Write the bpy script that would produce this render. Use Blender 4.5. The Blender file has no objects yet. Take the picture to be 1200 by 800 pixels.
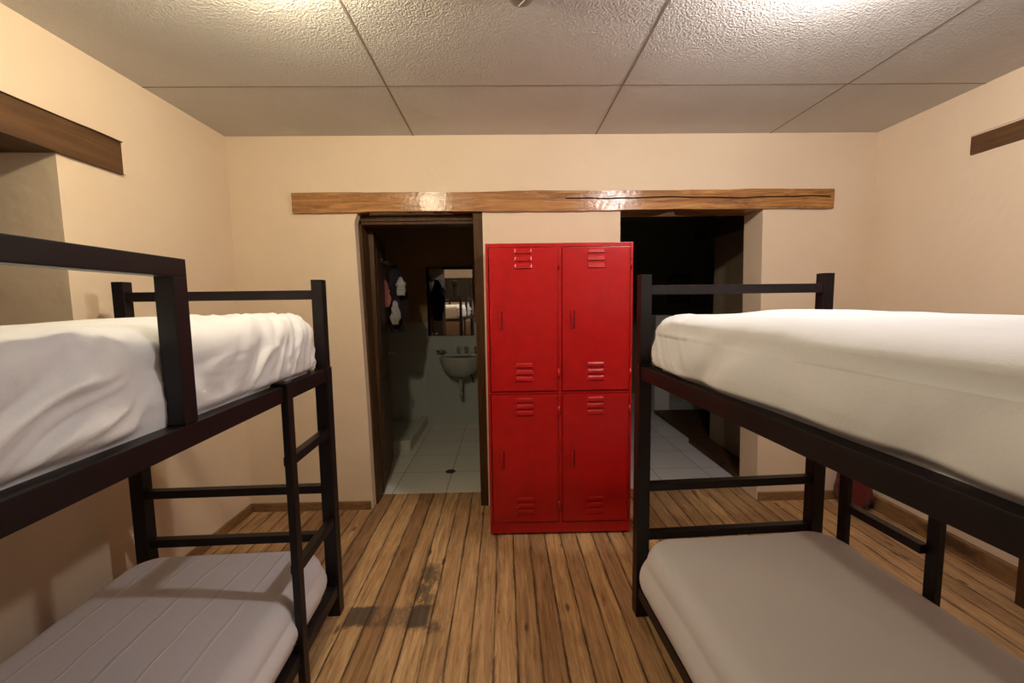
import bpy, bmesh, math, random
from mathutils import Vector, Matrix, noise
random.seed(7)
C = bpy.context.scene
COL = C.collection
PI = math.pi
V = Vector

# ---------------------------------------------------------------- geometry helpers
def box(bm, x0, x1, y0, y1, z0, z1, bev=0.0, mat=None):
    vs = [bm.verts.new((x, y, z)) for x in (x0, x1) for y in (y0, y1) for z in (z0, z1)]
    fs = [(0,1,3,2),(4,6,7,5),(0,4,5,1),(2,3,7,6),(0,2,6,4),(1,5,7,3)]
    faces = [bm.faces.new([vs[i] for i in f]) for f in fs]
    if bev > 0:
        es = list({e for f in faces for e in f.edges})
        r = bmesh.ops.bevel(bm, geom=es, offset=bev, segments=2, profile=0.7, affect='EDGES')
        vs = list({v for f in r['faces'] for v in f.verts} | {v for v in vs if v.is_valid})
    if mat is not None:
        for v in vs:
            if v.is_valid: v.co = mat @ v.co
    return vs

def bar(bm, p, q, w, h, bev=0.002, up=V((0,0,1))):
    p, q = V(p), V(q); d = q-p; L = d.length; z = d.normalized()
    if abs(z.dot(up)) > .95: up = V((0,1,0))
    x = up.cross(z).normalized(); y = z.cross(x)
    m = Matrix(((x.x,y.x,z.x,p.x),(x.y,y.y,z.y,p.y),(x.z,y.z,z.z,p.z),(0,0,0,1)))
    box(bm, -w/2, w/2, -h/2, h/2, 0, L, bev, m)

def tube(bm, pts, r, n=12, cap=True):
    pts = [V(p) for p in pts]; rings = []
    for i, p in enumerate(pts):
        d = (pts[min(i+1,len(pts)-1)]-pts[max(i-1,0)]).normalized()
        a = V((0,0,1)) if abs(d.z) < .9 else V((1,0,0))
        x = d.cross(a).normalized(); y = d.cross(x)
        rr = r[i] if isinstance(r, (list, tuple)) else r
        rings.append([bm.verts.new(p + x*math.cos(2*PI*k/n)*rr + y*math.sin(2*PI*k/n)*rr) for k in range(n)])
    for a, b in zip(rings, rings[1:]):
        for k in range(n): bm.faces.new((a[k], a[(k+1)%n], b[(k+1)%n], b[k]))
    if cap:
        bm.faces.new(rings[0][::-1]); bm.faces.new(rings[-1])

def lathe(bm, prof, c, n=32, sx=1, sy=1):
    rings = []
    for r, z in prof:
        rings.append([bm.verts.new((c[0]+math.cos(2*PI*k/n)*max(r,1e-4)*sx, c[1]+math.sin(2*PI*k/n)*max(r,1e-4)*sy, c[2]+z)) for k in range(n)])
    for a, b in zip(rings, rings[1:]):
        for k in range(n): bm.faces.new((a[k], a[(k+1)%n], b[(k+1)%n], b[k]))
    bm.faces.new(rings[0][::-1]); bm.faces.new(rings[-1])

def prism(bm, poly, y0, y1):
    a = [bm.verts.new((x, y0, z)) for x, z in poly]; b = [bm.verts.new((x, y1, z)) for x, z in poly]
    n = len(poly); bm.faces.new(a); bm.faces.new(b[::-1])
    for i in range(n): bm.faces.new((a[i], b[i], b[(i+1)%n], a[(i+1)%n]))

def prismz(bm, poly, z0, z1):
    a = [bm.verts.new((x, y, z0)) for x, y in poly]; b = [bm.verts.new((x, y, z1)) for x, y in poly]
    n = len(poly); bm.faces.new(a); bm.faces.new(b[::-1])
    for i in range(n): bm.faces.new((a[i], b[i], b[(i+1)%n], a[(i+1)%n]))

def obj(name, bm, mat, parent=None, loc=None, smooth=False, label=None):
    bmesh.ops.recalc_face_normals(bm, faces=bm.faces)
    me = bpy.data.meshes.new(name); bm.to_mesh(me); bm.free()
    me.materials.append(mat)
    if smooth:
        for p in me.polygons: p.use_smooth = True
    o = bpy.data.objects.new(name, me); COL.objects.link(o)
    if parent: o.parent = parent
    if loc: o.location = loc
    if label: o['label'] = label
    return o

def thing(name, label, cat, loc=(0,0,0), rz=0, group=None):
    o = bpy.data.objects.new(name, None); o.empty_display_size = .1; COL.objects.link(o)
    o.location = loc; o.rotation_euler = (0,0,rz)
    o['label'] = label; o['category'] = cat
    if group: o['group'] = group
    return o

def tag(o, label, cat, group=None):
    o['label'] = label; o['category'] = cat
    if group: o['group'] = group
    return o

def struct(name, bm, mat, **k):
    o = obj(name, bm, mat, **k); o['kind'] = 'structure'; return o

def NB(): return bmesh.new()

def copy_tree(o, parent=None):
    c = o.copy(); COL.objects.link(c)
    if parent: c.parent = parent
    for ch in list(o.children): copy_tree(ch, c)
    return c

# ---------------------------------------------------------------- material helpers
class Mat:
    def __init__(s, name, rough=.6, spec=.5, metal=0):
        s.m = bpy.data.materials.new(name); s.m.use_nodes = True
        s.n = s.m.node_tree.nodes; s.l = s.m.node_tree.links
        s.b = s.n['Principled BSDF']
        s.b.inputs['Roughness'].default_value = rough
        s.b.inputs['Specular IOR Level'].default_value = spec
        s.b.inputs['Metallic'].default_value = metal
        s.tc = s.n.new('ShaderNodeTexCoord')
    def col(s, c): s.b.inputs['Base Color'].default_value = (*c, 1); return s
    def link(s, a, b): s.l.new(a, b)
    def mapping(s, scale=(1,1,1), loc=(0,0,0), src='Object'):
        m = s.n.new('ShaderNodeMapping'); m.inputs['Scale'].default_value = scale; m.inputs['Location'].default_value = loc
        s.link(s.tc.outputs[src], m.inputs['Vector']); return m.outputs['Vector']
    def noise(s, vec, scale, detail=4, rough=.55, dist=0):
        t = s.n.new('ShaderNodeTexNoise'); t.inputs['Scale'].default_value = scale
        t.inputs['Detail'].default_value = detail; t.inputs['Roughness'].default_value = rough; t.inputs['Distortion'].default_value = dist
        s.link(vec, t.inputs['Vector']); return t.outputs['Fac']
    def ramp(s, fac, stops, interp='LINEAR'):
        r = s.n.new('ShaderNodeValToRGB'); r.color_ramp.interpolation = interp
        e = r.color_ramp.elements
        while len(e) < len(stops): e.new(.5)
        for k, (p, c) in enumerate(stops):
            e[k].position = p; e[k].color = (*c, 1) if len(c) == 3 else c
        s.link(fac, r.inputs['Fac']); return r.outputs['Color']
    def math(s, op, a, b=None, c=None, clamp=False):
        m = s.n.new('ShaderNodeMath'); m.operation = op; m.use_clamp = clamp
        for i, v in enumerate((a, b, c)):
            if v is None: continue
            if isinstance(v, (int, float)): m.inputs[i].default_value = v
            else: s.link(v, m.inputs[i])
        return m.outputs[0]
    def sep(s, vec):
        x = s.n.new('ShaderNodeSeparateXYZ'); s.link(vec, x.inputs[0]); return x.outputs
    def comb(s, x, y, z):
        c = s.n.new('ShaderNodeCombineXYZ')
        for i, v in enumerate((x, y, z)):
            if isinstance(v, (int, float)): c.inputs[i].default_value = v
            else: s.link(v, c.inputs[i])
        return c.outputs[0]
    def mix(s, fac, a, b, mode='MIX'):
        m = s.n.new('ShaderNodeMix'); m.data_type = 'RGBA'; m.blend_type = mode
        for k, v in ((0, fac), (6, a), (7, b)):
            if isinstance(v, (int, float)): m.inputs[k].default_value = v
            elif isinstance(v, tuple): m.inputs[k].default_value = (*v, 1)
            else: s.link(v, m.inputs[k])
        return m.outputs[2]
    def base(s, c): s.link(c, s.b.inputs['Base Color']); return s
    def bump(s, h, strength=.3, dist=.01):
        b = s.n.new('ShaderNodeBump'); b.inputs['Strength'].default_value = strength; b.inputs['Distance'].default_value = dist
        s.link(h, b.inputs['Height']); s.link(b.outputs['Normal'], s.b.inputs['Normal']); return s
    def rough(s, c): s.link(c, s.b.inputs['Roughness']); return s

def smoothstep(M, x, a, b):
    r = M.n.new('ShaderNodeMapRange'); r.interpolation_type = 'SMOOTHSTEP'
    r.inputs['From Min'].default_value = a; r.inputs['From Max'].default_value = b
    M.link(x, r.inputs['Value']); return r.outputs[0]

def rect_mask(M, xyz, x0, x1, y0, y1, soft=.012):
    a = smoothstep(M, xyz[0], x0-soft, x0+soft); b = smoothstep(M, xyz[0], x1+soft, x1-soft)
    c = smoothstep(M, xyz[1], y0-soft, y0+soft); d = smoothstep(M, xyz[1], y1+soft, y1-soft)
    return M.math('MULTIPLY', M.math('MULTIPLY', a, b), M.math('MULTIPLY', c, d))

def plaster(name, c1, c2, rough=.75):
    M = Mat(name, rough, .25); v = M.mapping()
    n = M.noise(v, 1.6, 5); col = M.ramp(n, [(.3, c1), (.7, c2)])
    d = M.noise(v, 9, 6, .6)
    M.base(col); M.bump(M.math('ADD', M.math('MULTIPLY', M.noise(v, 3.5, 3), 1.5), M.math('MULTIPLY', d, .35)), .35, .02)
    return M.m

m_wall = plaster('cream_plaster', (.745,.595,.435), (.795,.645,.48))
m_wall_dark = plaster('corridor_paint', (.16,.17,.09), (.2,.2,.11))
m_bath_brown = plaster('bathroom_brown', (.36,.23,.12), (.42,.28,.15))  # brown tone for the bathroom's rear wall above the tiles and its ceiling

def m_ceiling():
    M = Mat('textured_ceiling_board', .5, .35); v = M.mapping(); x = M.sep(v)
    vv = M.n.new('ShaderNodeTexVoronoi'); vv.feature = 'SMOOTH_F1'; vv.inputs['Scale'].default_value = 115; vv.inputs['Smoothness'].default_value = .6
    w = M.n.new('ShaderNodeVectorMath'); w.operation = 'ADD'
    nn = M.n.new('ShaderNodeTexNoise'); nn.inputs['Scale'].default_value = 40; nn.inputs['Detail'].default_value = 1
    M.link(v, nn.inputs['Vector']); sc = M.n.new('ShaderNodeVectorMath'); sc.operation = 'SCALE'; sc.inputs['Scale'].default_value = .03
    M.link(nn.outputs['Color'], sc.inputs[0]); M.link(v, w.inputs[0]); M.link(sc.outputs[0], w.inputs[1]); M.link(w.outputs[0], vv.inputs['Vector'])
    tex = M.math('MULTIPLY', vv.outputs['Distance'], 1.0)
    big = M.noise(v, 1.7, 4)
    # slight water stains near two panels
    st = M.noise(v, 3.2, 6, .65, .8)
    stain = smoothstep(M, st, .62, .72)
    col = M.ramp(big, [(.3, (.55,.535,.515)), (.7, (.63,.615,.595))])
    col = M.mix(M.math('MULTIPLY', stain, .25), col, (.40,.33,.22))
    M.base(col)
    h = M.math('ADD', M.math('MULTIPLY', tex, 1.0), M.math('MULTIPLY', M.noise(v, 2.5, 2), .8))
    M.bump(h, .45, .006)
    return M.m
m_ceil = m_ceiling()

def m_floor():
    M = Mat('worn_floorboards', .42, .4); v = M.mapping(); x = M.sep(v)
    W = .0975
    wob = M.math('MULTIPLY', M.math('SUBTRACT', M.noise(M.mapping((1,1.3,1)), 1.6, 2), .5), .012)
    u = M.math('DIVIDE', M.math('ADD', M.math('ADD', x[0], wob), 10*W+.062-.0), W)
    idx = M.math('FLOOR', u); fr = M.math('FRACT', u)
    edge = M.math('MINIMUM', fr, M.math('SUBTRACT', 1.0, fr))
    wn = M.n.new('ShaderNodeTexWhiteNoise'); wn.noise_dimensions = '1D'; M.link(idx, wn.inputs['W'])
    # butt joints along the boards
    yy = M.math('ADD', x[1], M.math('MULTIPLY', wn.outputs['Value'], 7.0)); yl = M.math('FRACT', M.math('DIVIDE', yy, 19.0))
    joint = smoothstep(M, M.math('MINIMUM', yl, M.math('SUBTRACT', 1.0, yl)), .0002, .00008)
    grainv = M.comb(M.math('MULTIPLY', x[0], 22), M.math('ADD', M.math('MULTIPLY', x[1], 1.3), M.math('MULTIPLY', idx, 3.7)), M.math('MULTIPLY', idx, 1.9))
    g = M.noise(grainv, 2.2, 8, .68, 1.1)
    g2 = M.noise(grainv, 9, 5, .7, .4)
    base = M.ramp(g, [(.24, (.14,.072,.030)), (.40, (.34,.20,.092)), (.56, (.51,.33,.165)), (.76, (.64,.45,.26))])
    tint = M.ramp(wn.outputs['Value'], [(0, (.70,.62,.56)), (.35, (.95,.92,.9)), (.7, (1.1,1.05,1.0)), (1, (1.3,1.3,1.25))])
    col = M.mix(1.0, base, tint, 'MULTIPLY')
    fine = smoothstep(M, g2, .56, .70); col = M.mix(M.math('MULTIPLY', fine, .55), col, (.10,.045,.016))
    # knots and nail marks
    kv = M.n.new('ShaderNodeTexVoronoi'); kv.inputs['Scale'].default_value = 1; kv.inputs['Randomness'].default_value = 1
    M.link(M.comb(M.math('MULTIPLY', x[0], 9.5), M.math('MULTIPLY', x[1], 3.3), 0.0), kv.inputs['Vector'])
    kw = M.math('ADD', kv.outputs['Distance'], M.math('MULTIPLY', M.math('SUBTRACT', M.noise(v, 40, 3), .5), .14))
    knot = smoothstep(M, kw, .135, .05); col = M.mix(M.math('MULTIPLY', knot, .8), col, (.07,.03,.012))
    # dark worn patches where the varnish and filler show
    wv = M.math('MULTIPLY', M.math('SUBTRACT', M.noise(v, 22, 4, .7), .5), .07)
    px = M.math('ADD', x[0], wv); py = M.math('ADD', x[1], M.math('MULTIPLY', wv, 1.4)); pv = (px, py, x[2])
    rough_p = smoothstep(M, M.noise(M.mapping((1,.5,1)), 16, 4, .7), .36, .52)
    p1 = rect_mask(M, (x[0], py), -.748, -.62, 1.80, 1.93, .015); p2 = rect_mask(M, (x[0], py), -.46, -.362, 1.775, 1.93, .015)
    p3 = rect_mask(M, pv, -.47, -.365, 1.90, 2.24, .03); p4 = rect_mask(M, pv, -.62, -.44, 1.79, 1.92, .02); p5 = rect_mask(M, pv, -.36, -.28, 1.75, 1.82, .02)
    dk = (.045,.036,.030)
    col = M.mix(M.math('MULTIPLY', p1, .85), col, dk); col = M.mix(M.math('MULTIPLY', p2, .88), col, dk)
    for p, k in ((p3, .75), (p4, .55), (p5, .7)): col = M.mix(M.math('MULTIPLY', M.math('MULTIPLY', p, rough_p), k), col, dk)
    # broad scuffs
    sc = smoothstep(M, M.noise(M.mapping((2.2,.8,1)), 2.4, 6, .7, .6), .52, .70); col = M.mix(M.math('MULTIPLY', sc, .38), col, (.13,.065,.028))
    dirt = M.math('MULTIPLY', smoothstep(M, edge, .20, .03), smoothstep(M, M.noise(M.mapping((6,1.1,1)), 3.5, 6, .75, .6), .47, .62)); col = M.mix(M.math('MULTIPLY', dirt, .62), col, (.09,.042,.018))
    gap = smoothstep(M, edge, .062, .018)
    gapn = M.math('MULTIPLY', gap, M.ramp(M.noise(M.mapping((3,1.6,1)), 4, 3), [(.3, (.35,)*3), (.6, (1,)*3)]))
    gapn = M.math('MAXIMUM', gapn, joint)
    col = M.mix(M.math('MULTIPLY', gapn, .92), col, (.04,.017,.007))
    M.base(col)
    h = M.math('SUBTRACT', M.math('MULTIPLY', g, .25), M.math('MULTIPLY', gap, 1.0))
    M.bump(h, .5, .004)
    M.rough(M.ramp(g2, [(.2, (.36,)*3), (.8, (.58,)*3)]))
    return M.m
m_fl = m_floor()

def m_tile(name, c, grout, s, ox, oy, rough=.25, axes=(0,1), gw=.006, sy=None):
    M = Mat(name, rough, .5); v = M.mapping(); x = M.sep(v); sy = sy or s
    u = M.math('DIVIDE', M.math('ADD', x[axes[0]], 20*s-ox), s); w = M.math('DIVIDE', M.math('ADD', x[axes[1]], 20*sy-oy), sy)
    fu, fw = M.math('FRACT', u), M.math('FRACT', w)
    eu = M.math('MULTIPLY', M.math('MINIMUM', fu, M.math('SUBTRACT', 1.0, fu)), s); ew = M.math('MULTIPLY', M.math('MINIMUM', fw, M.math('SUBTRACT', 1.0, fw)), sy)
    e = M.math('MINIMUM', eu, ew); g = smoothstep(M, e, gw*.7, gw*.3)
    wn = M.n.new('ShaderNodeTexWhiteNoise'); wn.noise_dimensions = '2D'
    M.link(M.comb(M.math('FLOOR', u), M.math('FLOOR', w), 0.0), wn.inputs['Vector'])
    t = M.ramp(M.math('ADD', M.math('MULTIPLY', wn.outputs['Value'], .5), M.math('MULTIPLY', M.noise(v, 5, 5), .5)), [(.2, tuple(k*.88 for k in c)), (.8, c)])
    M.base(M.mix(g, t, grout)); M.bump(M.math('SUBTRACT', 1.0, g), .4, .002)
    return M.m
m_bath_floor = m_tile('bathroom_floor_tile', (.80,.79,.70), (.30,.27,.22), .405, -.46, 3.54)
m_hall_floor = m_tile('corridor_floor_tile', (.82,.80,.76), (.34,.32,.28), .42, 1.24, 3.51)
m_bath_wall = m_tile('bathroom_wall_tile', (.52,.56,.53), (.40,.43,.41), .30, -.62, 0.0, .35, (0,2), .004)
m_bath_wall_side = m_tile('bathroom_side_wall_tile', (.52,.56,.53), (.40,.43,.41), .30, .1, 0.0, .35, (1,2), .004)

def wood(name, cols, scale=(1.2,14,14), rough=.4, spec=.5, crack=True, bump=.35):
    M = Mat(name, rough, spec); v = M.mapping(scale)
    g = M.noise(v, 1.8, 9, .66, 1.4); col = M.ramp(g, list(zip((.25,.42,.58,.78), cols)))
    g2 = M.noise(v, 9, 4, .7); col = M.mix(M.math('MULTIPLY', smoothstep(M, g2, .6, .75), .4), col, cols[0])
    o = M.mapping(); kv = M.n.new('ShaderNodeTexVoronoi'); kv.inputs['Scale'].default_value = 1
    M.link(M.mapping(tuple(a*.35 for a in scale)), kv.inputs['Vector'])
    kn = smoothstep(M, M.math('ADD', kv.outputs['Distance'], M.math('MULTIPLY', M.math('SUBTRACT', M.noise(o, 30, 3), .5), .25)), .27, .10)
    col = M.mix(M.math('MULTIPLY', kn, .8), col, tuple(a*.35 for a in cols[0]))
    M.base(col); M.bump(M.math('ADD', M.math('MULTIPLY', g, 1.3), M.math('MULTIPLY', M.noise(o, 26, 5, .7), 1.3)), bump, .012)
    cb = M.n.new('ShaderNodeBump'); cb.inputs['Strength'].default_value = .35; cb.inputs['Distance'].default_value = .004; M.link(M.noise(o, 34, 4, .6), cb.inputs['Height']); M.link(cb.outputs['Normal'], M.b.inputs['Coat Normal'])
    M.b.inputs['Coat Weight'].default_value = .6 if crack else 0; M.b.inputs['Coat Roughness'].default_value = .2
    return M.m
m_beam = wood('varnished_lintel_wood', [(.07,.022,.005), (.27,.105,.021), (.47,.21,.048), (.60,.32,.10)], rough=.26, bump=.6)
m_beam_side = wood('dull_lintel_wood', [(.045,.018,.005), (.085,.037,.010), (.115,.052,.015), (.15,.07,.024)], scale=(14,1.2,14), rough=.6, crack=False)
m_frame = wood('dark_door_wood', [(.034,.014,.005), (.058,.026,.009), (.082,.038,.014), (.10,.05,.02)], scale=(14,14,1.2), rough=.5, spec=.2, crack=False, bump=.15)
m_skirt = wood('skirting_wood', [(.12,.06,.02), (.2,.105,.04), (.28,.155,.06), (.33,.19,.08)], scale=(3,3,14), rough=.55, crack=False)
m_void = Mat('split_in_wood', .9, .1).col((.03,.012,.004)).m

def m_metal_paint(name, c, rough=.38, bump=.05, spec=.5):
    M = Mat(name, rough, spec); v = M.mapping()
    n = M.noise(v, 14, 5, .6); M.base(M.ramp(n, [(.3, tuple(k*.8 for k in c)), (.7, c)]))
    M.bump(M.noise(v, 60, 3), bump, .003); return M.m
m_black = m_metal_paint('black_enamelled_steel', (.010,.006,.007), .45, spec=.35)
m_red = m_metal_paint('red_enamelled_steel', (.50,.005,.006), .36, .06)
m_red2 = m_metal_paint('red_enamelled_door', (.52,.006,.007), .33, .10)
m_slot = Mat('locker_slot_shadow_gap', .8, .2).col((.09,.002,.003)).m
m_chrome = Mat('chrome', .16, .5, 1).col((.75,.75,.72)).m
m_ceramic = Mat('white_ceramic', .22, .5).col((.42,.42,.38)).m
m_glass_dark = Mat('night_window_glass', .04, .5).col((.008,.009,.012)).m
m_mirror = Mat('mirror_silvering', .015, .5, 1).col((.88,.88,.86)).m
m_drain = Mat('drain_grate', .5, .4, .4).col((.05,.045,.04)).m
m_plastic = Mat('grey_plastic_cover', .35, .5).col((.22,.20,.175)).m
m_plaster_white = plaster('white_corridor_wall', (.55,.53,.46), (.62,.60,.53))

def m_cloth(name, c, sc=260, b=.15, big=.5, rough=.9):
    M = Mat(name, rough, .15); v = M.mapping()
    M.b.inputs['Sheen Weight'].default_value = .15
    n = M.noise(v, 3, 4); M.base(M.ramp(n, [(.3, tuple(k*.95 for k in c)), (.7, c)]))
    M.bump(M.math('ADD', M.math('MULTIPLY', M.noise(v, sc, 2), .12), M.math('MULTIPLY', M.noise(v, 17, 5, .6, .5), big)), b, .02)
    return M.m
m_sheet = m_cloth('white_bed_sheet', (.78,.78,.80), b=.12)
m_sheet_flat = m_cloth('smooth_bed_sheet', (.78,.77,.81), b=.10, big=.3)
def creased():
    M = Mat('creased_bed_sheet', .9, .15); v = M.mapping(); x = M.sep(v); M.col((.76,.74,.78)); h = M.math('MULTIPLY', M.noise(v, 17, 5, .6, .5), .3)
    wx = M.math('ADD', x[0], M.math('MULTIPLY', M.noise(v, 2.5, 2), .06))
    for c, wd in ((-.27,.004), (-.12,.003), (.0,.004), (.13,.003), (.25,.004)):
        h = M.math('ADD', h, M.math('MULTIPLY', smoothstep(M, M.math('ABSOLUTE', M.math('SUBTRACT', wx, c+.03)), wd*2.2, 0.0), .5))
    M.bump(h, .35, .012); return M.m
m_sheet_creased = creased()
m_ticking = m_cloth('mattress_edge_cloth', (.62,.60,.55), b=.2)
m_pink = m_cloth('pink_cloth', (.42,.13,.10)); m_whitecl = m_cloth('white_cloth', (.36,.33,.31)); m_darkcl = m_cloth('dark_cloth', (.03,.02,.03))
m_bag = m_cloth('dark_red_fabric', (.11,.014,.012), b=.4)
def emis(name, c, s):
    m = bpy.data.materials.new(name); m.use_nodes = True; n = m.node_tree.nodes
    b = n['Principled BSDF']; b.inputs['Base Color'].default_value = (*c, 1)
    b.inputs['Emission Color'].default_value = (*c, 1); b.inputs['Emission Strength'].default_value = s
    return m

# ---------------------------------------------------------------- room dimensions (metres, camera above the origin)
XL, XR, D, ZC, YF = -1.79, 2.519, 2.915, 2.532, -2.3
DB = 3.14           # back face of the rear wall
YB = 5.0            # bathroom rear wall

# floor
bm = NB(); box(bm, XL-.02, XR+.02, YF, D, -.05, 0); box(bm, -1.0, -.12, D, DB, -.05, 0); box(bm, .78, 1.82, D, DB, -.05, 0)
struct('floor', bm, m_fl)
bm = NB(); box(bm, -2.1, .45, DB, YB, -.05, 0.004); struct('floor_bathroom', bm, m_bath_floor)
bm = NB(); box(bm, .55, 3.2, DB, 6.6, -.05, 0.004); struct('floor_corridor', bm, m_hall_floor)
# ceiling boards with narrow joints
bm = NB()
xs = [XL-.5, -.575, .625, 1.79, XR+.5]; ys = [YF, -.15, 1.06, 2.276, D]
g = .0035
for a, b in zip(xs, xs[1:]):
    for c, d in zip(ys, ys[1:]):
        box(bm, a+g, b-g, c+g, d-g if d < D else d, ZC, ZC+.012, .0025)
box(bm, XL-.5, XR+.5, YF, D, ZC+.010, ZC+.06)
struct('ceiling', bm, m_ceil)
bm = NB()
for x in xs[1:-1]: box(bm, x-.0045, x+.0045, YF, D, ZC-.0012, ZC+.004)
for y in ys[1:-1]: box(bm, xs[0], xs[-1], y-.004, y+.004, ZC-.001, ZC+.004)
struct('trim_ceiling_joints', bm, Mat('joint_filler', .6, .3).col((.27,.22,.17)).m)

# rear wall with the two openings (their jambs lean a little)
bm = NB()
prism(bm, [(XL-.02, 0), (-.943, 0), (-.955, .8), (-.983, 1.97), (-.976, 2.0), (-.96, 2.04), (XL-.02, 2.04)], D, DB)
prism(bm, [(-.128, 0), (.795, 0), (.793, 2.04), (-.133, 2.04)], D, DB)
prism(bm, [(1.795, 0), (XR+.02, 0), (XR+.02, 2.04), (1.76, 2.04)], D, DB)
box(bm, XL-.02, XR+.02, D, DB, 2.04, ZC+.06)
struct('wall_back', bm, m_wall)

# side walls with window niches
def side_wall(name, X, s, y0, y1, z0, z1, depth):
    bm = NB(); T = depth
    a, b = sorted((X, X+s*T))
    box(bm, a, b, y1, D+.2, 0, ZC+.06); box(bm, a, b, YF, y0, 0, ZC+.06)
    box(bm, a, b, y0, y1, 0, z0); box(bm, a, b, y0, y1, z1, ZC+.06)
    a, b = sorted((X+s*T, X+s*(T+.08))); box(bm, a, b, y0-.2, y1+.2, z0-.2, z0+.06); box(bm, a, b, y0-.2, y1+.2, z1-.04, z1+.3)
    return struct(name, bm, m_wall)
side_wall('wall_left', XL, -1, .62, 1.811, 1.0, 2.16, .42)
side_wall('wall_right', XR, 1, .80, 1.98, 1.0, 2.18, .42)
bm = NB(); box(bm, XL-.5, XR+.5, YF-.15, YF, 0, ZC+.06); struct('wall_front', bm, m_wall)
def window(name, X, s, y0, y1, z0, z1):
    bm = NB(); x0, x1 = sorted((X+s*.36, X+s*.41)); yc = (y0+y1)/2
    box(bm, x0, x1, y0, y1, z0, z0+.06, .004); box(bm, x0, x1, y0, y1, z1-.06, z1, .004)
    for y in (y0, yc-.03, y1-.06): box(bm, x0, x1, y, y+.06, z0+.06, z1-.06, .004)
    w = struct(name, bm, m_frame)
    bm = NB(); box(bm, X+s*.385-.003, X+s*.385+.003, y0+.05, y1-.05, z0+.05, z1-.05)
    o = obj('window_pane', bm, m_glass_dark, w); o['kind'] = 'structure'
    return w
window('window_1', XL, -1, .62, 1.811, 1.0, 2.05)
window('window_2', XR, 1, .80, 1.98, 1.0, 2.17)
# dark window in the wall behind the camera (seen only in the mirror)
bm = NB()
for x0, x1 in ((-2.0+.25, -1.69+.0), (-.95, -.88), (-.15, -.08)): box(bm, x0, x1, YF, YF+.05, 1.55, 2.15, .004)
for z0, z1 in ((1.55, 1.61), (2.09, 2.15)): box(bm, -1.75, -.08, YF+.002, YF+.052, z0, z1, .004)
w3 = struct('window_3', bm, m_frame)
bm = NB(); box(bm, -1.72, -.1, YF+.01, YF+.02, 1.58, 2.12); o = obj('window_pane', bm, m_glass_dark, w3); o['kind'] = 'structure'

# skirting
bm = NB(); box(bm, XL, -.955, D-.018, D, 0, .058, .004); struct('baseboard_back', bm, m_skirt)
bm = NB(); box(bm, 1.80, XR, D-.02, D, 0, .06, .004); struct('baseboard_back_right', bm, m_skirt)
bm = NB(); box(bm, XL, XL+.018, YF, D-.018, 0, .062, .004); struct('baseboard_left', bm, m_skirt)
bm = NB(); box(bm, XR-.03, XR, YF, D-.02, 0, .10, .006); struct('baseboard_right', bm, m_skirt)

# lintel beams
def rough_beam(x0, x1, y0, y1, z0, z1, seed, amp=.007, axis=0, taper=0):
    bm = NB(); n = 90; rings = []
    for i in range(n+1):
        t = i/n; x = x0+(x1-x0)*t
        e = [noise.noise(V((x*2.1, seed+k*3.3, 0)))*amp + noise.noise(V((x*9, seed+k*5.1, 2)))*amp*.35 for k in range(4)]
        bow = taper*math.sin(t*PI)
        pr = [(y0+e[0]*.6, z0+e[1]-bow*.2), (y0+e[2]*.6, (z0+z1)/2+e[1]*.3), (y0+e[0]*.6, z1+e[3]), (y0+.012, z1+e[3]+.003), (y1, z1+e[3]), (y1, z0+e[1]), (y0+.012, z0+e[1]-.003-bow*.2)]
        rings.append([bm.verts.new((x, y, z) if axis == 0 else (y, x, z)) for y, z in pr])
    for a, b in zip(rings, rings[1:]):
        for k in range(len(a)): bm.faces.new((a[k], a[(k+1)%len(a)], b[(k+1)%len(a)], b[k]))
    bm.faces.new(rings[0]); bm.faces.new(rings[-1][::-1])
    return bm
L1 = thing('wooden_lintel', 'long varnished timber lintel beam over both doorways on the rear wall', 'lintel', (0,0,0))
o = obj('beam', rough_beam(-1.377, 2.229, D-.022, DB-.01, 2.040, 2.166, 3.0, .008), m_beam, L1, smooth=False)
bm = NB()   # long drying split along the beam
pts = []
for i in range(70):
    t = i/69; x = .42+t*(2.2-.42); pts.append((x, 2.118-.006*t+.004*math.sin(x*7)+noise.noise(V((x*6,1,1)))*.006))
for (a, za), (b, zb) in zip(pts, pts[1:]):
    th = .0022+.0026*abs(noise.noise(V((a*3,5,5))))+.001
    ya = D-.0268; vs = [bm.verts.new(p) for p in ((a,ya,za-th),(b,ya,zb-th),(b,ya,zb+th),(a,ya,za+th),(a,ya+.02,za-th),(b,ya+.02,zb-th),(b,ya+.02,zb+th),(a,ya+.02,za+th))]
    for f in ((0,1,2,3),(0,4,5,1),(3,2,6,7)): bm.faces.new([vs[k] for k in f])
obj('drying_split', bm, m_void, L1, label='dark split running along the right half')

o = obj('wooden_lintel', rough_beam(.45, 2.112, XL+.008, XL-.40, 2.062, 2.205, 11.0, .006, 1), m_beam_side)
tag(o, 'dull brown timber lintel beam over the niche in the left wall', 'lintel')
o = obj('wooden_lintel', rough_beam(.45, 2.318, XR-.010, XR+.40, 2.186, 2.28, 21.0, .003, 1), m_beam_side)
tag(o, 'thin dark timber lintel beam high on the right wall', 'lintel')
bm = NB(); box(bm, XR-.006, XR, .4, 2.33, 2.288, 2.300, .002); struct('trim_plaster_ledge', bm, m_wall)

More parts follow.
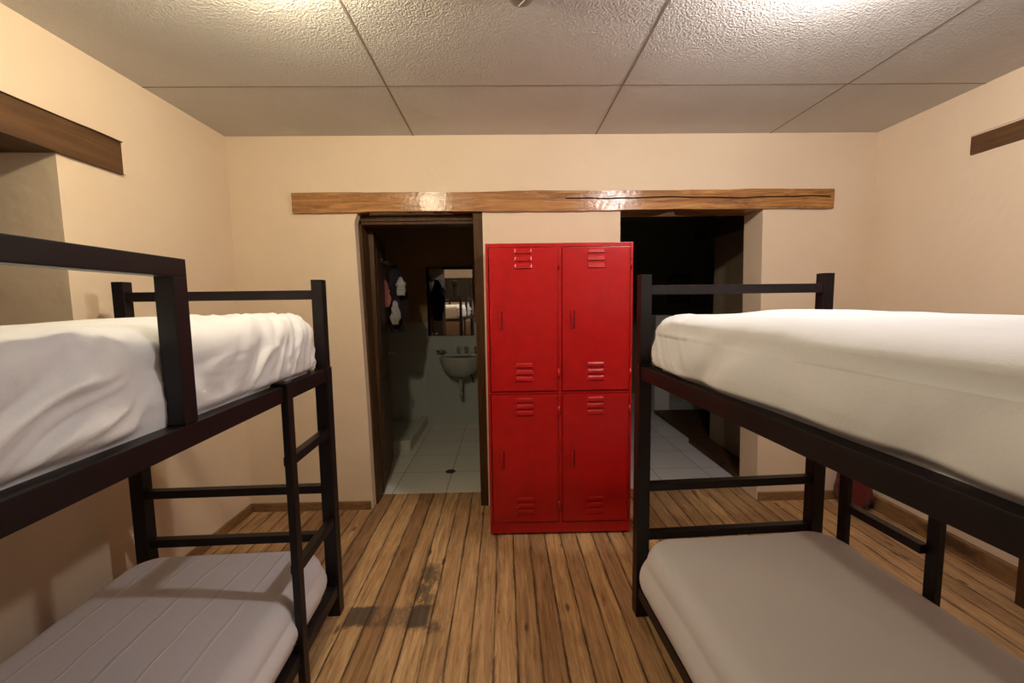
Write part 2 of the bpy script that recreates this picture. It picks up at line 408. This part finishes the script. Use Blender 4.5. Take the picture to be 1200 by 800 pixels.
# bathroom shell
bm = NB(); box(bm, -2.1, .45, YB, YB+.1, 0, 1.21); o = struct('wall_bathroom_back', bm, m_bath_wall)
bm = NB(); box(bm, -2.1, .45, YB+.004, YB+.1, 1.21, 2.4); struct('wall_bathroom_back_upper', bm, m_bath_brown)
bm = NB(); box(bm, -2.1, -2.0, DB, YB, 0, 2.4); struct('wall_bathroom_left', bm, m_bath_wall_side)
bm = NB(); box(bm, .35, .45, DB, YB, 0, 2.4); struct('wall_bathroom_right', bm, m_bath_wall_side)
bm = NB(); box(bm, -2.1, .45, DB, YB, 2.4, 2.45); struct('ceiling_bathroom', bm, m_bath_brown)
bm = NB(); box(bm, -2.0, -.925, 4.06, 4.14, .004, .11, .006); box(bm, -1.0, -.925, 4.14, YB, .004, .11, .006); box(bm, -2.0, -1.0, 4.14, YB, .004, .06)
o = struct('trim_shower_kerb', bm, m_tile('kerb_tile', (.66,.64,.55), (.3,.28,.22), .3, .1, 4.1, .3))
# corridor shell
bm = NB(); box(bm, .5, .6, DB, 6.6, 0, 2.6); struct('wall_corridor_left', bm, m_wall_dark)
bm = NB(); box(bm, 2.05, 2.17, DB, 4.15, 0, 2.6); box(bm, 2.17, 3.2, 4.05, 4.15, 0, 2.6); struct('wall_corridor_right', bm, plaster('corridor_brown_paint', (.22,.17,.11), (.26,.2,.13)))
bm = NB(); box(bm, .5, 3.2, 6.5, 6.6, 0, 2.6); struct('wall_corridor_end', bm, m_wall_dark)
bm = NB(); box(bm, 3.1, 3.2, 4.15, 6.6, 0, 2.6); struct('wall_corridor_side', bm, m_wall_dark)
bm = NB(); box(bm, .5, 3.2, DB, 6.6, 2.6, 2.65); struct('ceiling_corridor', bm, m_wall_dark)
bm = NB(); box(bm, 1.90, 2.09, 5.3, 5.5, 0.004, 1.25, .01); struct('wall_corridor_pier', bm, m_plaster_white)
bm = NB(); box(bm, 1.84, 2.05, DB+.02, 4.15, .004, .05, .004); box(bm, 1.90, 3.1, 4.15, 5.3, .004, .045, .004); struct('trim_corridor_step', bm, m_frame)
o = obj('wooden_lintel', rough_beam(3.2, 4.5, 2.045, 2.01, 2.03, 2.17, 31.0, .006, 1), m_frame); tag(o, 'dark timber beam along the dim wall inside the right doorway', 'lintel')
# picture on the corridor end wall
t = thing('framed_picture', 'small dim framed board on the far corridor wall', 'picture', (0,0,0))
bm = NB()
for a in ((2.5,2.53,1.40,1.80),(2.80,2.83,1.40,1.80)): box(bm, a[0], a[1], 6.47, 6.5, a[2], a[3], .003)
for a in ((2.53,2.80,1.40,1.43),(2.53,2.80,1.77,1.80)): box(bm, a[0], a[1], 6.47, 6.5, a[2], a[3], .003)
obj('frame', bm, m_frame, t); bm = NB(); box(bm, 2.53, 2.80, 6.485, 6.5, 1.43, 1.77)
obj('board', bm, Mat('green_board', .6, .3).col((.10,.14,.08)).m, t)

# bathroom door: frame and leaf swung inwards
bm = NB(); Y0, Y1 = 2.985, 3.12
prism(bm, [(-.95, 0), (-.930, 0), (-.960, 2.0), (-.982, 2.0)], Y0, Y1)
prism(bm, [(-.182, 0), (-.126, 0), (-.131, 2.03), (-.195, 2.03)], D+.004, Y1)
box(bm, -.98, -.13, Y0, Y1, 1.975, 2.035, .004)
box(bm, -.95, -.17, Y0-.012, Y0+.02, 1.995, 2.01, .003)
door = struct('door_1', bm, m_frame)
ang = math.atan2(3.93-3.13, -1.075+.945)
bm = NB(); box(bm, 0, .76, -.02, .02, .012, 1.97, .003)
for z0, z1 in ((.15,.85), (1.0,1.85)): box(bm, .10, .66, -.026, .026, z0, z1, .008)
leaf = obj('door_leaf', bm, m_frame, door); leaf.location = (-.945, 3.13, 0); leaf.rotation_euler = (0,0,ang); leaf['kind'] = 'structure'
bm = NB(); tube(bm, [(.70,-.02,1.0),(.70,-.07,1.0),(.60,-.075,1.0)], .009); tube(bm, [(.70,-.018,1.0),(.70,-.028,1.0)], .024)
obj('door_handle', bm, m_chrome, leaf, smooth=True)['kind'] = 'structure'

# rack and hanging clothes
rk = thing('coat_rack', 'dark hook rail on the open bathroom door holding clothes', 'coat rack', (0,0,0))
dirv = V((math.cos(ang), math.sin(ang), 0)); nv = V((math.sin(ang), -math.cos(ang), 0)); org = V((-.945,3.13,0))
def leafp(l, off, z): return tuple(org + dirv*l + nv*off + V((0,0,z)))
bm = NB(); bar(bm, leafp(.30,.034,1.78), leafp(.74,.034,1.78), .012, .04, .002); obj('rail', bm, m_drain, rk)
for l in (.36,.50,.66,.73):
    bm = NB(); tube(bm, [leafp(l,.04,1.775), leafp(l,.075,1.765), leafp(l,.085,1.79)], .005, 8); obj('hook', bm, m_chrome, rk, smooth=True)
def garment(name, label, cat, mat, c, w, h, dth, seed, folds=5):
    bm = NB(); n = 36; rings = []
    for i in range(25):
        t = i/24; z = -h*t
        prof = .22+.78*min(1, t*2.4)**.7; prof *= (1-.25*max(0, t-.7)/.3)
        ring = []
        for k in range(n):
            a = 2*PI*k/n; f = 1+.20*math.sin(folds*a+seed+t*2)+.5*noise.noise(V((math.cos(a)*1.8, math.sin(a)*1.8+seed, t*5)))
            ring.append(bm.verts.new((c[0]+math.cos(a)*w/2*prof*f, c[1]+math.sin(a)*dth/2*prof*f, c[2]+z+.02*noise.noise(V((a, seed, t*4))))))
        rings.append(ring)
    for a, b in zip(rings, rings[1:]):
        for k in range(n): bm.faces.new((a[k], a[(k+1)%n], b[(k+1)%n], b[k]))
    bm.faces.new(rings[0][::-1]); bm.faces.new(rings[-1])
    o = obj(name, bm, mat, smooth=True); tag(o, label, cat); return o
garment('hanging_garment', 'dark garment hanging topmost on the rack in the bathroom', 'clothes', m_darkcl, (-.950, 3.80, 1.77), .15, .58, .07, 1)
garment('hanging_cloth', 'pink cloth hanging at the left of the clothes in the bathroom', 'cloth', m_pink, (-1.03, 3.68, 1.66), .11, .25, .06, 5, 3)
garment('hanging_cloth', 'pale cloth hanging at the right of the clothes in the bathroom', 'cloth', m_whitecl, (-.880, 3.70, 1.66), .075, .15, .05, 9, 4)
garment('hanging_cloth', 'small white cloth hanging lowest among the clothes in the bathroom', 'cloth', m_whitecl, (-.935, 3.70, 1.46), .07, .20, .05, 14, 3)

# mirror, basin, taps, soap dish, drain
t = thing('wall_mirror', 'plain rectangular mirror above the bathroom basin', 'mirror', (0,0,0))
bm = NB(); box(bm, -.887, -.352, YB-.016, YB, 1.060, 1.852, .002); obj('backing', bm, m_frame, t)
bm = NB(); box(bm, -.883, -.356, YB-.018, YB-.0165, 1.064, 1.848); obj('mirror_glass', bm, m_mirror, t)
t = thing('wash_basin', 'small white wall-hung wash basin under the mirror', 'basin', (-.50, YB, 0))
bm = NB(); n = 40; rings = []
for (s, z, back) in ((.02,.60,0),(.35,.605,0),(.62,.64,0),(.85,.70,0),(.97,.77,0),(1.0,.815,0),(1.0,.83,0),(.96,.838,0),(.86,.832,0),(.80,.80,0),(.6,.74,0),(.3,.715,0),(.05,.71,0)):
    ring = []
    for k in range(n):
        a = 2*PI*k/n; x = math.cos(a)*.235*s; y = -.17+math.sin(a)*.17*s
        if math.sin(a) > 0 and s > .83 and z < .835: y = -.17+min(1, math.sin(a)*1.35)*.17*min(1, s)
        ring.append(bm.verts.new((x, y-.001, z)))
    rings.append(ring)
for a, b in zip(rings, rings[1:]):
    for k in range(n): bm.faces.new((a[k], a[(k+1)%n], b[(k+1)%n], b[k]))
bm.faces.new(rings[0][::-1]); bm.faces.new(rings[-1])
obj('bowl', bm, m_ceramic, t, smooth=True)
bm = NB(); box(bm, -.20, .20, -.085, -.002, .82, .85, .012); obj('back_ledge', bm, m_ceramic, t)
bm = NB(); tube(bm, [(-.005,-.15,.61),(-.005,-.15,.42),(-.005,-.14,.385),(-.005,-.10,.37),(-.005,-.06,.38),(-.005,-.003,.39)], .016); tube(bm, [(-.005,-.15,.59),(-.005,-.15,.55)], .024); tube(bm, [(-.005,-.15,.42),(-.005,-.15,.36)], .022)
obj('drain_pipe', bm, m_ceramic, t, smooth=True)
for x in (-.035, .055, .165):
    bm = NB(); tube(bm, [(x,-.05,.85),(x,-.05,.88),(x,-.065,.905),(x,-.105,.90),(x,-.118,.875)], [.014,.012,.012,.012,.010], 10); lathe(bm, [(.008,0),(.024,.008),(.024,.02),(.010,.03)], (x,-.05,.905), 12)
    obj('tap', bm, m_chrome, t, smooth=True)
bm = NB(); tube(bm, [(.09,-.04,.70),(.10,-.05,.62),(.12,-.03,.55),(.13,-.003,.50)], .009, 8); obj('supply_hose', bm, m_drain, t, smooth=True)
t = thing('soap_dish', 'chrome wall soap dish left of the basin taps', 'soap dish', (-.735, YB, .885))
bm = NB(); lathe(bm, [(.02,-.018),(.045,-.012),(.06,.006),(.057,.008),(.04,-.006),(.01,-.01)], (0,-.065,0), 24, 1, .8); obj('dish', bm, m_chrome, t, smooth=True)
bm = NB(); tube(bm, [(0,-.012,-.002),(0,-.03,-.002)], .008, 8); lathe(bm, [(.015,-.012),(.018,0),(.015,.012)], (0,-.01,0), 12); obj('bracket', bm, m_chrome, t, smooth=True)
bm = NB(); lathe(bm, [(.040,0),(.042,.003),(.036,.005),(.02,.004),(.01,.005)], (-.475,3.54,.004), 24)
tag(obj('floor_drain', bm, m_drain), 'small dark round drain grate in the bathroom floor', 'drain')

# ---------------------------------------------------------------- locker
LW, LD, LH = .866, .385, 1.777
lk = thing('locker', 'tall red metal locker with four doors between the doorways', 'locker', (-.1025, 2.5228, 0), -.0062)
bm = NB()
box(bm, 0, .016, 0, LD, .012, LH, .002); box(bm, LW-.016, LW, 0, LD, .012, LH, .002)
box(bm, .016, LW-.016, 0, LD, LH-.022, LH, .002); box(bm, .016, LW-.016, .002, LD, .012, .082, .002)
box(bm, .016, LW-.016, LD-.004, LD, .08, LH-.02); box(bm, .422, .444, .001, LD, .082, LH-.022)
box(bm, .016, LW-.016, .003, LD, .886, .902)
obj('body', bm, m_red, lk)
for x in (.03, LW-.03):
    for y in (.03, LD-.03):
        bm = NB(); box(bm, x-.015, x+.015, y-.015, y+.015, 0, .014); obj('foot_pad', bm, m_black, lk)
def louvre(bm, xc, z, w=.108, h=.026, d=.006):
    x0, x1 = xc-w/2, xc+w/2; y = -.006
    a = [(x0+.006, y, z+h/2), (x1-.006, y, z+h/2), (x1, y, z-h/2), (x0, y, z-h/2), (x0+.004, y-d, z-h/2), (x1-.004, y-d, z-h/2), (x0+.012, y-d*.7, z+h*.15), (x1-.012, y-d*.7, z+h*.15)]
    v = [bm.verts.new(p) for p in a]
    for f in ((0,1,7,6),(6,7,5,4),(0,6,4,3),(1,2,5,7),(3,4,5,2)): bm.faces.new([v[i] for i in f])
for i, x0 in enumerate((.020, .447)):
    for j, (z0, z1) in enumerate(((.906, 1.752), (.088, .882))):
        dx = .400
        bm = NB(); box(bm, x0, x0+dx, -.006, .012, z0, z1, .003)
        # folded lip round the panel, panel slightly dished
        for a in ((x0+.004, x0+.010, z0+.004, z1-.004), (x0+dx-.010, x0+dx-.004, z0+.004, z1-.004)): box(bm, a[0], a[1], -.0078, -.004, a[2], a[3], .001)
        d = obj('door', bm, m_red2, lk)
        lx = x0+.200
        for zc in ((1.732,1.688,1.645,1.062,1.020,.980) if j == 0 else (.852,.812,.772,.232,.192,.152)):
            b2 = NB(); louvre(b2, lx, zc); obj('louvre', b2, m_red2, d)
            b2 = NB(); box(b2, lx-.05, lx+.05, -.0085, -.0055, zc-.0165, zc-.0135); obj('louvre_opening', b2, m_slot, d, label='dark slit under the louvre')
        zc = 1.335 if j == 0 else .49
        b2 = NB(); box(b2, x0+.048, x0+.068, -.012, -.004, zc-.058, zc+.058, .003); box(b2, x0+.054, x0+.062, -.018, -.010, zc-.055, zc+.03, .002); box(b2, x0+.020, x0+.034, -.010, -.004, zc-.018, zc+.010, .002)
        obj('handle', b2, m_red, d)
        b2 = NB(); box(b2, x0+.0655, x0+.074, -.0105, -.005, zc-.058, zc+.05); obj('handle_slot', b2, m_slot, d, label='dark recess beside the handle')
        for hz in (z0+.10, z1-.10):
            b2 = NB(); tube(b2, [(x0+dx+.006, -.006, hz-.03), (x0+dx+.006, -.006, hz+.03)], .006, 10); obj('hinge', b2, m_red, d, smooth=True)

# ---------------------------------------------------------------- bunk beds
def make_bunk(label, ladder=(.03, .42), two_stiles=False, rungs=(.87, .455)):
    """local frame: head end at y=0, bed runs to -y, width from x=-W to 0, ladder and guard on the x=0 side"""
    W, L, H = .875, 1.96, 1.545
    t = thing('bunk_bed', label, 'bunk bed')
    r = .026
    for x in (-r, -W+r):
        for y in (-r, -L+r):
            bm = NB(); box(bm, x-.028, x+.028, y-.028, y+.028, 0.0, 1.16, .004); box(bm, x-.024, x+.024, y-.024, y+.024, 1.15, H, .004)
            p = obj('corner_post', bm, m_black, t)
            sg = 1 if x > -W/2 else -1; sy = -1 if y > -L/2 else 1
            b2 = NB(); tube(b2, [(x-sg*.024, y+sy*.01, 1.175), (x-sg*.036, y+sy*.01, 1.175)], .008, 8); obj('bolt', b2, m_black, p, smooth=True); b2 = NB()
            tube(b2, [(x-sg*.028, y+sy*.01, .20), (x-sg*.044, y+sy*.01, .20)], .009, 8); obj('bolt', b2, m_black, p, smooth=True)
    for x in (-r, -W+r):
        bm = NB(); box(bm, x-.022, x+.022, -L+.054, -.054, 1.098, 1.154, .003); s = 1 if x < -W/2 else -1
        box(bm, min(x+s*.02, x+s*.05), max(x+s*.02, x+s*.05), -L+.06, -.06, 1.098, 1.104, .001)
        obj('upper_side_rail', bm, m_black, t)
        bm = NB(); box(bm, x-.022, x+.022, -L+.054, -.054, .10, .15, .003); obj('lower_side_rail', bm, m_black, t)
    for y in (-r, -L+r):
        for z, h in ((1.480, .040), (1.125, .045), (.605, .036), (.378, .036), (.125, .045)):
            bm = NB(); box(bm, -W+.05, -.05, y-.018, y+.018, z-h/2, z+h/2, .003); obj('end_rail', bm, m_black, t)
    for z in (1.085, .105):
        for k in range(11):
            bm = NB(); yy = -.16-k*.164; box(bm, -W+.05, -.05, yy-.04, yy+.04, z, z+.016, .002); obj('bed_slat', bm, m_skirt, t)
    bm = NB(); r_ = -r
    gy0, gy1 = -.895, -L+.25
    box(bm, r_-.022, r_+.022, gy0-.023, gy0+.023, 1.1545, 1.506, .003); box(bm, r_-.022, r_+.022, gy1-.023, gy1+.023, 1.1545, 1.506, .003)
    box(bm, r_-.022, r_+.022, gy1-.023, gy0+.023, 1.505, 1.549, .003)
    obj('guard_rail', bm, m_black, t)
    ld = bpy.data.objects.new('ladder', None); COL.objects.link(ld); ld.parent = t
    ys = [-ladder[1]] if not two_stiles else [-ladder[0], -ladder[1]]
    for y in ys:
        bm = NB(); box(bm, r_-.006+.016, r_+.020+.016, y-.020, y+.020, .0 if not two_stiles else .10, 1.160, .003)
        box(bm, r_-.03, r_+.036, y-.024, y+.024, 1.155, 1.166, .002); obj('ladder_stile', bm, m_black, ld)
    y0 = -.05 if not two_stiles else -ladder[0]-.018
    for z in rungs:
        bm = NB(); box(bm, r_-.012, r_+.022, -ladder[1]+.018, y0, z-.017, z+.017, .003); obj('ladder_rung', bm, m_black, ld)
    return t
bedL = make_bunk('black metal bunk bed against the left wall, ladder towards the aisle'); bedL.location = (-.7871+.005, 1.901+.02, 0); bedL.rotation_euler = (0,0,.031)
by = .0537
bedR = make_bunk('black metal bunk bed right of the aisle, beside the red locker', (.168, .535), True, (.555,))
bedR.location = (.5748-.02+.9*math.cos(by), 1.842+.02+.9*math.sin(by), 0); bedR.rotation_euler = (0,0,by)

def mattress(name, label, w, l, h, loc, rz, mat, rc=.10, rt=.07, rb=.03, bulge=.012, crown=.012, disp=None, N=420, sides=26, tops=34, piping=False, hem=None):
    """rounded mattress; local: centre of its underside at the origin"""
    prof = []
    for k in range(5): prof.append((w/2*(1-k/4)*.98+rb*1.0, 0, 0.0))
    prof = [(w/2-.0002-i*(w/2-rb)/5, 0.0) for i in range(5)]
    for k in range(6): a = PI/2*k/5; prof.append((rb*(1-math.sin(a)), rb*(1-math.cos(a))))
    hs = h-rt-rb
    for k in range(1, sides): u = k/sides; prof.append((-bulge*math.sin(u*PI), rb+hs*u))
    for k in range(11): a = PI/2*k/10; prof.append((rt*(1-math.cos(a)), h-rt+rt*math.sin(a)))
    for k in range(1, tops+1): i = rt+(w/2-.0002-rt)*(k/tops); prof.append((i, h+crown*(1-(1-k/tops)**2)))
    def perim(ins):
        a, b = w/2-ins, l/2-ins; r = max(rc-ins, .0005); r = min(r, a, b)
        seg = [2*(a-r), PI*r/2, 2*(b-r), PI*r/2]*2; base = []
        # constant parameterisation taken from the outer outline
        A, B = w/2, l/2; s0 = [2*(B-rc), PI*rc/2, 2*(A-rc), PI*rc/2, 2*(B-rc), PI*rc/2, 2*(A-rc), PI*rc/2]; T = sum(s0)
        pts = []
        cs = [(a-r, b-r), (-(a-r), b-r), (-(a-r), -(b-r)), (a-r, -(b-r))]
        for i in range(N):
            s = T*i/N; k = 0
            while s > s0[k] and k < 7: s -= s0[k]; k += 1
            f = min(1, s/s0[k])
            q = k//2; c0 = cs[(q+3) % 4]; c1 = cs[q]; ang0 = PI/2*q
            if k % 2 == 0:
                off = V((math.cos(ang0), math.sin(ang0)))*r; p0 = V(c0)+off; p1 = V(c1)+off; pts.append((p0.lerp(p1, f), V((math.cos(ang0), math.sin(ang0)))))
            else:
                an = ang0+f*PI/2; d = V((math.cos(an), math.sin(an))); pts.append((V(c1)+d*r, d))
        return pts
    bm = NB(); rings = []
    for (ins, z) in prof:
        rings.append([bm.verts.new((p.x, p.y, z)) for p, d in perim(ins)])
    for a, b in zip(rings, rings[1:]):
        for k in range(N): bm.faces.new((a[k], a[(k+1)%N], b[(k+1)%N], b[k]))
    bmesh.ops.remove_doubles(bm, verts=rings[-1]+rings[0], dist=.003)
    for ring in (rings[-1], rings[0]):
        pass
    bm.normal_update(); bmesh.ops.recalc_face_normals(bm, faces=bm.faces); bm.normal_update()
    if disp:
        mv = []
        for v in bm.verts:
            if v.co.z > rb*.9:
                k = min(1, (v.co.z-rb*.9)/.03); mv.append((v, v.normal*disp(v.co, v.normal, w, l, h)*k))
        for v, d in mv: v.co += d
    o = obj(name, bm, mat, smooth=True); o.location = loc; o.rotation_euler = (0,0,rz)
    tag(o, label, 'mattress')
    return o

def ridged(x): return 1-abs(x)*2
def folds(p, seed, fx, fy, fz, warp=.6):
    q = V((p.x*fx, p.y*fy, p.z*fz)); wv = noise.noise(V((p.x*3+seed, p.y*3, p.z*3)))*warp
    return noise.noise(q+V((wv+seed, wv, seed*.3)))

def sss(a, b, x):
    t = max(0, min(1, (x-a)/(b-a))); return t*t*(3-2*t)
def dispL(p, n, w, l, h):
    side = max(0, 1-abs(n.z)*1.3)
    # fan of creases pulled towards the head corner on the aisle side, loose crumples further along
    d = V((p.x-w/2, p.y-l/2, p.z-0)); e = (l/2-p.y)
    fan = math.exp(-((e-.30)/.30)**4)*max(0, min(1, (p.x-w/2+.30)/.25))
    u = p.y*1.0 - p.z*.9 + (p.x-w/2)*1.3
    a = (1-abs(noise.noise(V((u*13, (p.y+p.z)*2.2, 3.1))))*2.4)
    crease = max(-.35, a) * .019*fan*sss(.05, .09, p.z)
    b = (1-abs(folds(V((p.y*1.0+p.z*1.5, p.z-p.y*.3, p.x)), 4.2, 5.0, 9.0, 2.0, 1.2))*2.2)
    crum = max(-.5, b)*.010*side*(1-fan*.5)
    top = folds(p, 7.7, 2.2, 1.6, 1, .5)*.016*(1-side)
    lip = .008*math.exp(-((p.z-h*.70)/.03)**2)*side*max(0, -p.y*1.2)
    out = .024*sss(.05, .085, p.z)*(1-math.exp(-((e-.885)/.075)**4)*.95)*max(0, n.x)
    # long soft roll and crumpled cloth on the near half of the aisle side
    qv = V((p.y*2.4+p.z*1.0+.5*noise.noise(p*4), p.z*15.0-p.y*5.5+.9*noise.noise(p*3.1), 1.7)); c2 = (1-abs(noise.noise(qv))*2.8)+.45*(1-abs(noise.noise(qv*2.3))*2.8)-.3
    near = (sss(.95, 1.05, e)+.25)*max(0, n.x)
    crum2 = max(-.6, c2)*.013*near*sss(.05, .12, p.z)
    pin = -.014*math.exp(-((e-.87)/.07)**2-((p.z-.20)/.03)**2)*max(0, n.x)
    return crease+crum*.6+crum2+pin+top+lip+out+noise.noise(p*11)*.0025
def dispR(p, n, w, l, h):
    side = max(0, 1-abs(n.z)*1.3); e = l/2-p.y
    fan = math.exp(-((e-.20)/.22)**4)*max(0, min(1, (-p.x-w/2+.12)/.10))
    u = p.y*1.0 - p.z*1.1
    a = (1-abs(noise.noise(V((u*17, p.z*3.2, 8.1))))*2.4)
    low = max(0, 1-p.z/(h*.7))
    c = max(-.4, a)*.017*fan*(.35+.65*low)
    b = folds(V((p.y+p.z*.9, p.z-p.y*.2, p.x)), 2.3, 4.2, 6, 2, 1.0)*.013*side
    top = folds(V((p.x+p.y*.4, p.y, p.z)), 5.5, 3.2, 1.8, 1, .7)*.012*(1-side)
    # sheet hem ridge along the aisle side
    zz = h*.80-.014*min(1.6, e)+.003*noise.noise(V((p.y*4, 0, 0)))
    hem = 0
    if -p.x > w/2-.12: hem = (-.012*math.exp(-((p.z-zz)/.0055)**2)+.004*sss(zz-.002, zz+.010, p.z))*sss(.10, .28, e)
    out = .030*sss(.05, .085, p.z)*max(0, -n.x)
    return c*sss(.05, .09, p.z)+b*1.3+top+hem+out+noise.noise(p*9)*.0018
def dispLow(seed, a=.004):
    def f(p, n, w, l, h): return folds(p, seed, 2.0, 2.4, 3, .4)*a*1.6+noise.noise(p*6)*a*.3
    return f
def place(bed, lx, ly, z):
    a = bed.rotation_euler.z; return (bed.location.x+lx*math.cos(a)-ly*math.sin(a), bed.location.y+lx*math.sin(a)+ly*math.cos(a), z)
W, L = .875, 1.96
mattress('mattress', 'rumpled white-sheeted mattress on the upper bunk of the left bed',   .77, 1.845, .285, place(bedL, -W/2, -.985, 1.102), .031, m_sheet, rc=.09, rt=.085, bulge=.004, disp=dispL, N=560)
mattress('mattress', 'white-sheeted mattress with a long side seam on the upper bunk of the right bed', .77, 1.845, .275, place(bedR, -W/2, -.985, 1.102), by, m_sheet, rc=.12, rt=.085, bulge=.012, disp=dispR, N=560, sides=44)
mattress('mattress', 'pale thin mattress on the lower bunk of the left bed', .82, 1.86, .205, place(bedL, -W/2, -.985, .150), .031, m_sheet_creased, rc=.13, rt=.07, bulge=.02, crown=.008, disp=dispLow(3), N=300)
mattress('mattress', 'smooth pale mattress with rounded corners on the lower bunk of the right bed', .90, 1.87, .245, place(bedR, -W/2+.01, -.985, .152), by, m_sheet_flat, rc=.15, rt=.08, bulge=.03, crown=.015, disp=dispLow(9), N=300)

# ---------------------------------------------------------------- odds and ends
# red bag in the far right corner
bm = NB(); bmesh.ops.create_icosphere(bm, subdivisions=4, radius=1)
for v in bm.verts:
    n = v.co.copy(); k = 1+.14*noise.noise(n*2.2+V((4,0,0)))+.05*noise.noise(n*6)
    v.co = V((n.x*.085*k, n.y*.115*k, .125+max(-.125, n.z*.15*k)))
t = thing('bag', 'dark red lumpy bag on the floor in the far right corner', 'bag', (2.385, 2.785, 0), .25)
obj('bag_body', bm, m_bag, t, smooth=True)
bm = NB(); tube(bm, [(-.03,-.02,.25),(-.035,-.03,.31),(0,-.035,.33),(.035,-.03,.31),(.03,-.02,.25)], .008, 8); obj('carry_handle', bm, m_bag, t, smooth=True)
# dark wooden stool whose leg shows at the right edge
t = thing('wooden_stool', 'dark wooden stool by the right wall, only a leg showing at the frame edge', 'stool', (2.275+.17, 1.70, 0))
for x in (-.045, .01):
    pass
t.location = (2.30, 1.72, 0)
for x in (.09, .175):
    for y in (-.17, .09):
        bm = NB(); box(bm, x-.022, x+.022, y-.022, y+.022, 0, .42, .003); obj('leg', bm, m_frame, t)
bm = NB(); box(bm, .055, .205, -.20, .12, .42, .45, .006); obj('seat', bm, m_frame, t)
# ceiling fitting
t = thing('smoke_alarm', 'small round grey fitting on the ceiling above the aisle', 'smoke alarm', (.078, 1.600, ZC))
bm = NB(); lathe(bm, [(.030,-.042),(.042,-.038),(.052,-.026),(.056,-.012),(.056,0)], (0,0,0), 40); obj('cover', bm, m_plastic, t, smooth=True)
bm = NB(); tube(bm, [(-.008,.028,-.0425),(.012,-.004,-.0445)], .0025, 8); obj('test_bar', bm, m_ceramic, t, label='pale bar across the cover')

# lamps on the ceiling, just above the picture
def lamp(x, y, col, s, label):
    t = thing('ceiling_lamp', label, 'lamp', (x, y, ZC))
    bm = NB(); lathe(bm, [(.048,-.012),(.055,0)], (0,0,0), 28); lathe(bm, [(.018,-.03),(.022,-.012)], (0,0,0), 20); obj('lamp_holder', bm, m_ceramic, t, smooth=True)
    bm = NB(); lathe(bm, [(.003,-.118),(.020,-.115),(.034,-.104),(.041,-.088),(.040,-.072),(.030,-.054),(.018,-.034),(.016,-.03)], (0,0,0), 28); obj('bulb', bm, emis('lit_bulb', col, s), t, smooth=True)
lamp(-.74, 1.35, (1.0,.86,.60), 550, 'bare lit bulb on the ceiling above the left bunk bed')
lamp(1.13, 1.35, (1.0,.91,.86), 700, 'bare lit bulb on the ceiling above the right bunk bed')

# third bunk along the wall behind the camera, seen in the bathroom mirror
bedC = copy_tree(bedL); bedC['label'] = 'black metal bunk bed by the front wall, visible only in the bathroom mirror'
bedC.location = (-1.74, YF+.98, 0); bedC.rotation_euler = (0,0,-PI/2+PI)
bedC.location = (.3, YF+1.0, 0); bedC.rotation_euler = (0, 0, -PI/2)
m3 = mattress('mattress', 'white mattress on the bunk behind the camera, seen only in the mirror', .77, 1.845, .28, (0,0,0), 0, m_sheet, disp=dispLow(5, .012), N=240)
m3.location = place(bedC, -W/2, -.985, 1.102); m3.rotation_euler = (0,0,-PI/2)

# ---------------------------------------------------------------- world and camera
w = bpy.data.worlds.new('night'); C.world = w; w.use_nodes = True
w.node_tree.nodes['Background'].inputs[0].default_value = (.01,.012,.02,1); w.node_tree.nodes['Background'].inputs[1].default_value = .2
r = V((.9997,-.0197,-.0139)); u = V((.0156,.0907,.9958)); f = V((.0183,.9957,-.0910))
f.normalize(); r = (r-f*r.dot(f)).normalized(); u = r.cross(f)
cam = bpy.data.cameras.new('camera'); co = bpy.data.objects.new('camera', cam); COL.objects.link(co)
co.matrix_world = Matrix(((r.x,u.x,-f.x,0),(r.y,u.y,-f.y,0),(r.z,u.z,-f.z,1.435),(0,0,0,1)))
cam.sensor_fit = 'HORIZONTAL'; cam.sensor_width = 36; cam.lens = 36*500/1200; cam.clip_start = .02
C.camera = co
vs = C.view_settings; vs.view_transform = 'Standard'; vs.look = 'None'; vs.gamma = 1; vs.use_curve_mapping = False; vs.exposure = 0.12
